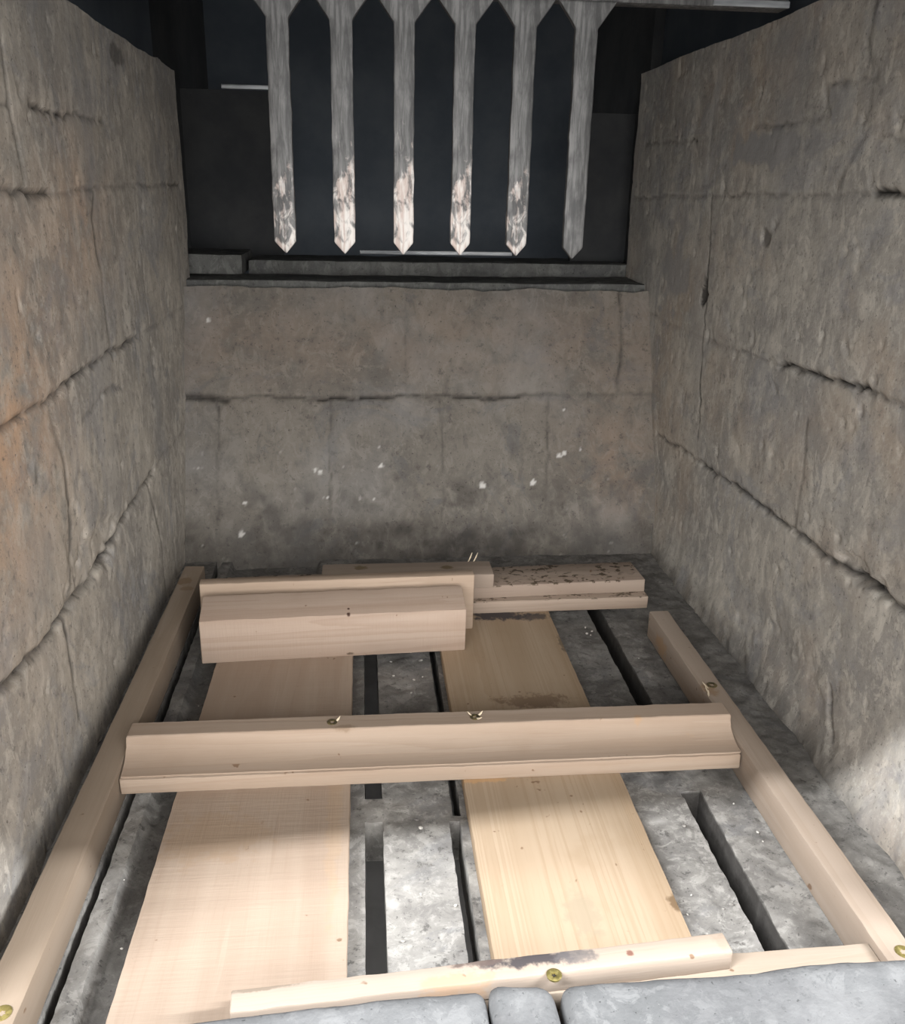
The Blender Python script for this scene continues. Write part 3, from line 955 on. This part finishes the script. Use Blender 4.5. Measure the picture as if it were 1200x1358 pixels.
# ------------------------------------------------------------------ offcuts stacked at the back
m = wood('offcut_lower_pine', 14.0, (0.58, 0.43, 0.29), (0.40, 0.27, 0.17), rings=20, along=1.0, contrast=0.3, moss=0.9)
o = board('offcut_board', m, (-0.150, 0.8795, T), 0.4625, 0.066, 0.0145, 1.0, 21)
tag(o, 'flat pale board at the bottom of the rear pile, resting on both planks', 'board', 'flat boards of the rear pile')
m = wood('offcut_upper_pine', 15.0, (0.56, 0.42, 0.29), (0.38, 0.26, 0.17), rings=20, along=1.0, contrast=0.3, moss=1.0)
o = board('offcut_board', m, (-0.152, 0.8790, T + 0.0148), 0.4640, 0.052, 0.0150, 2.6, 22)
tag(o, 'flat pale board spotted with dark brown specks, second layer of the rear pile', 'board', 'flat boards of the rear pile')
m = wood('offcut_top_pine', 16.0, (0.55, 0.42, 0.29), (0.38, 0.27, 0.18), rings=20, along=1.0, contrast=0.3,
         spots=[((-0.051, 0.006, 0.016), (0.008, 0.006, 0.02), (0.15, 0.11, 0.06), 0.95), ((0.043, 0.002, 0.016), (0.008, 0.006, 0.02), (0.15, 0.11, 0.06), 0.95)])
o = board('offcut_board', m, (-0.0490, 0.8855, T + 0.0300), 0.1860, 0.037, 0.0165, 0.2, 23)
tag(o, 'short pale board with two dark knots, topmost at the back of the rear pile', 'board')
tip = o
m = wood('offcut_upright_pine', 17.0, (0.64, 0.465, 0.30), (0.46, 0.31, 0.19), rings=20, along=0.9, contrast=0.3)
o = board('offcut_board', m, (-0.1680, 0.8395, T), 0.2785, 0.0140, 0.0625, 1.9, 24)
tag(o, 'pale board standing on edge behind the front block of the rear pile', 'board')
m = wood('offcut_block_pine', 18.0, (0.66, 0.48, 0.325), (0.50, 0.335, 0.215), rings=26, along=1.3, contrast=0.45, sawn=0.3,
         spots=[((0.013, -0.0175, 0.0455), (0.0022, 0.003, 0.0020), (0.06, 0.03, 0.02), 1.0), ((0.013, -0.010, 0.048), (0.0016, 0.0018, 0.002), (0.06, 0.03, 0.02), 1.0),
                ((0.013, -0.022, 0.003), (0.006, 0.004, 0.002), (0.08, 0.05, 0.03), 0.9)])
o = board('offcut_block', m, (-0.1610, 0.7905, T), 0.2590, 0.0370, 0.0550, 2.7, 25, amp=0.0006,
          ring=[(0.0185, 0.0265), (0.0183, 0.0273), (0.0175, 0.0272), (-0.0176, 0.0184), (-0.0183, 0.0180), (-0.0185, 0.0172),
                (-0.0185, -0.0268), (-0.0183, -0.0273), (-0.0178, -0.0275), (0.0178, -0.0275), (0.0183, -0.0273), (0.0185, -0.0268)])
tag(o, 'thick squared pale timber block with two small nail holes, foremost of the rear pile', 'block')

# white splinters sticking up behind the short knotted board
for i, (x, rz, ry) in enumerate(((0.115, 0.5, -0.85), (0.121, 0.7, -0.7))):
    s_ = chip(None, (x, 0.925, T + 0.0475), (0, ry, rz), 0.008, None, 'wood_shaving')
    s_.scale = (1, 0.35, 0.8)
    tag(s_, 'tiny white wood splinter sticking up from the back of the short knotted board', 'splinter', 'splinters on the rear pile')


# ------------------------------------------------------------------ front sill of three concrete blocks
def sill_shape(dx, tl, tr, dy):
    """lean the plan of the back edge and soften the top"""
    return None


def sill(x0, x1, yb0, yb1, seed, label, r=0.010, zt=0.045):
    def shape(p):
        t = np.clip((p[:, 0] + (x1 - x0) / 2) / (x1 - x0), 0, 1)
        yb = yb0 + (yb1 - yb0) * t
        f = np.clip((p[:, 1] + 0.09) / 0.18, 0, 1)
        p = p.copy()
        p[:, 1] += f * (yb - 0.36)
        return p
    o = stone('sill_block', x0, x1, 0.18, 0.36, -0.045, zt, M_SILL, seed, r, 0.0014, 0.0045, shape)
    return tag(o, label, 'concrete block')


sill(-0.30, 0.0600, 0.351, 0.3665, 601, 'long pale concrete sill block at the front left, ending at the left crack', 0.007)
sill(0.0615, 0.0975, 0.3695, 0.366, 602, 'small rounded concrete sill block between the two cracks at the front', 0.008, 0.0465)
sill(0.1005, 0.48, 0.368, 0.373, 603, 'long pale concrete sill block at the front right, ending beside the yellow screw', 0.009)

# ------------------------------------------------------------------ crumbs on the floor
bm = bmesh.new()
rnd = random.Random(3)
for i in range(420):
    x, y = rnd.uniform(-0.17, 0.29), rnd.uniform(0.40, 0.98)
    if -0.155 < x < -0.008 or 0.066 < x < 0.206: continue
    if 0.585 < y < 0.645 or y > 0.875: continue
    if any(a - 0.003 < x < b + 0.003 for a, b in ((-0.0045, 0.0092), (0.059, 0.069), (0.248, 0.266))): continue
    s_ = rnd.choice((0.0006, 0.0008, 0.0011, 0.0016))
    mt = Matrix.Translation((x, y, s_ * 0.2)) @ Matrix.Rotation(rnd.uniform(0, 6), 4, 'Z') @ Matrix.Diagonal((s_ * rnd.uniform(1, 2), s_, s_ * 0.7, 1))
    bmesh.ops.create_icosphere(bm, subdivisions=1, radius=1, matrix=mt)
me = bpy.data.meshes.new('crumbs')
bm.to_mesh(me)
bm.free()
k = NT('crumb_grey')
M_CR = k.done(k.mix(k.ramp(k.noise(k.mapping(), 60.0, 1), 0.45, 0.55), (0.55, 0.53, 0.49), (0.16, 0.15, 0.14)), 0.95)
tag(link('crumbs', me, M_CR), 'loose concrete crumbs scattered between the slots of the floor slab', 'crumbs', None, 'stuff')
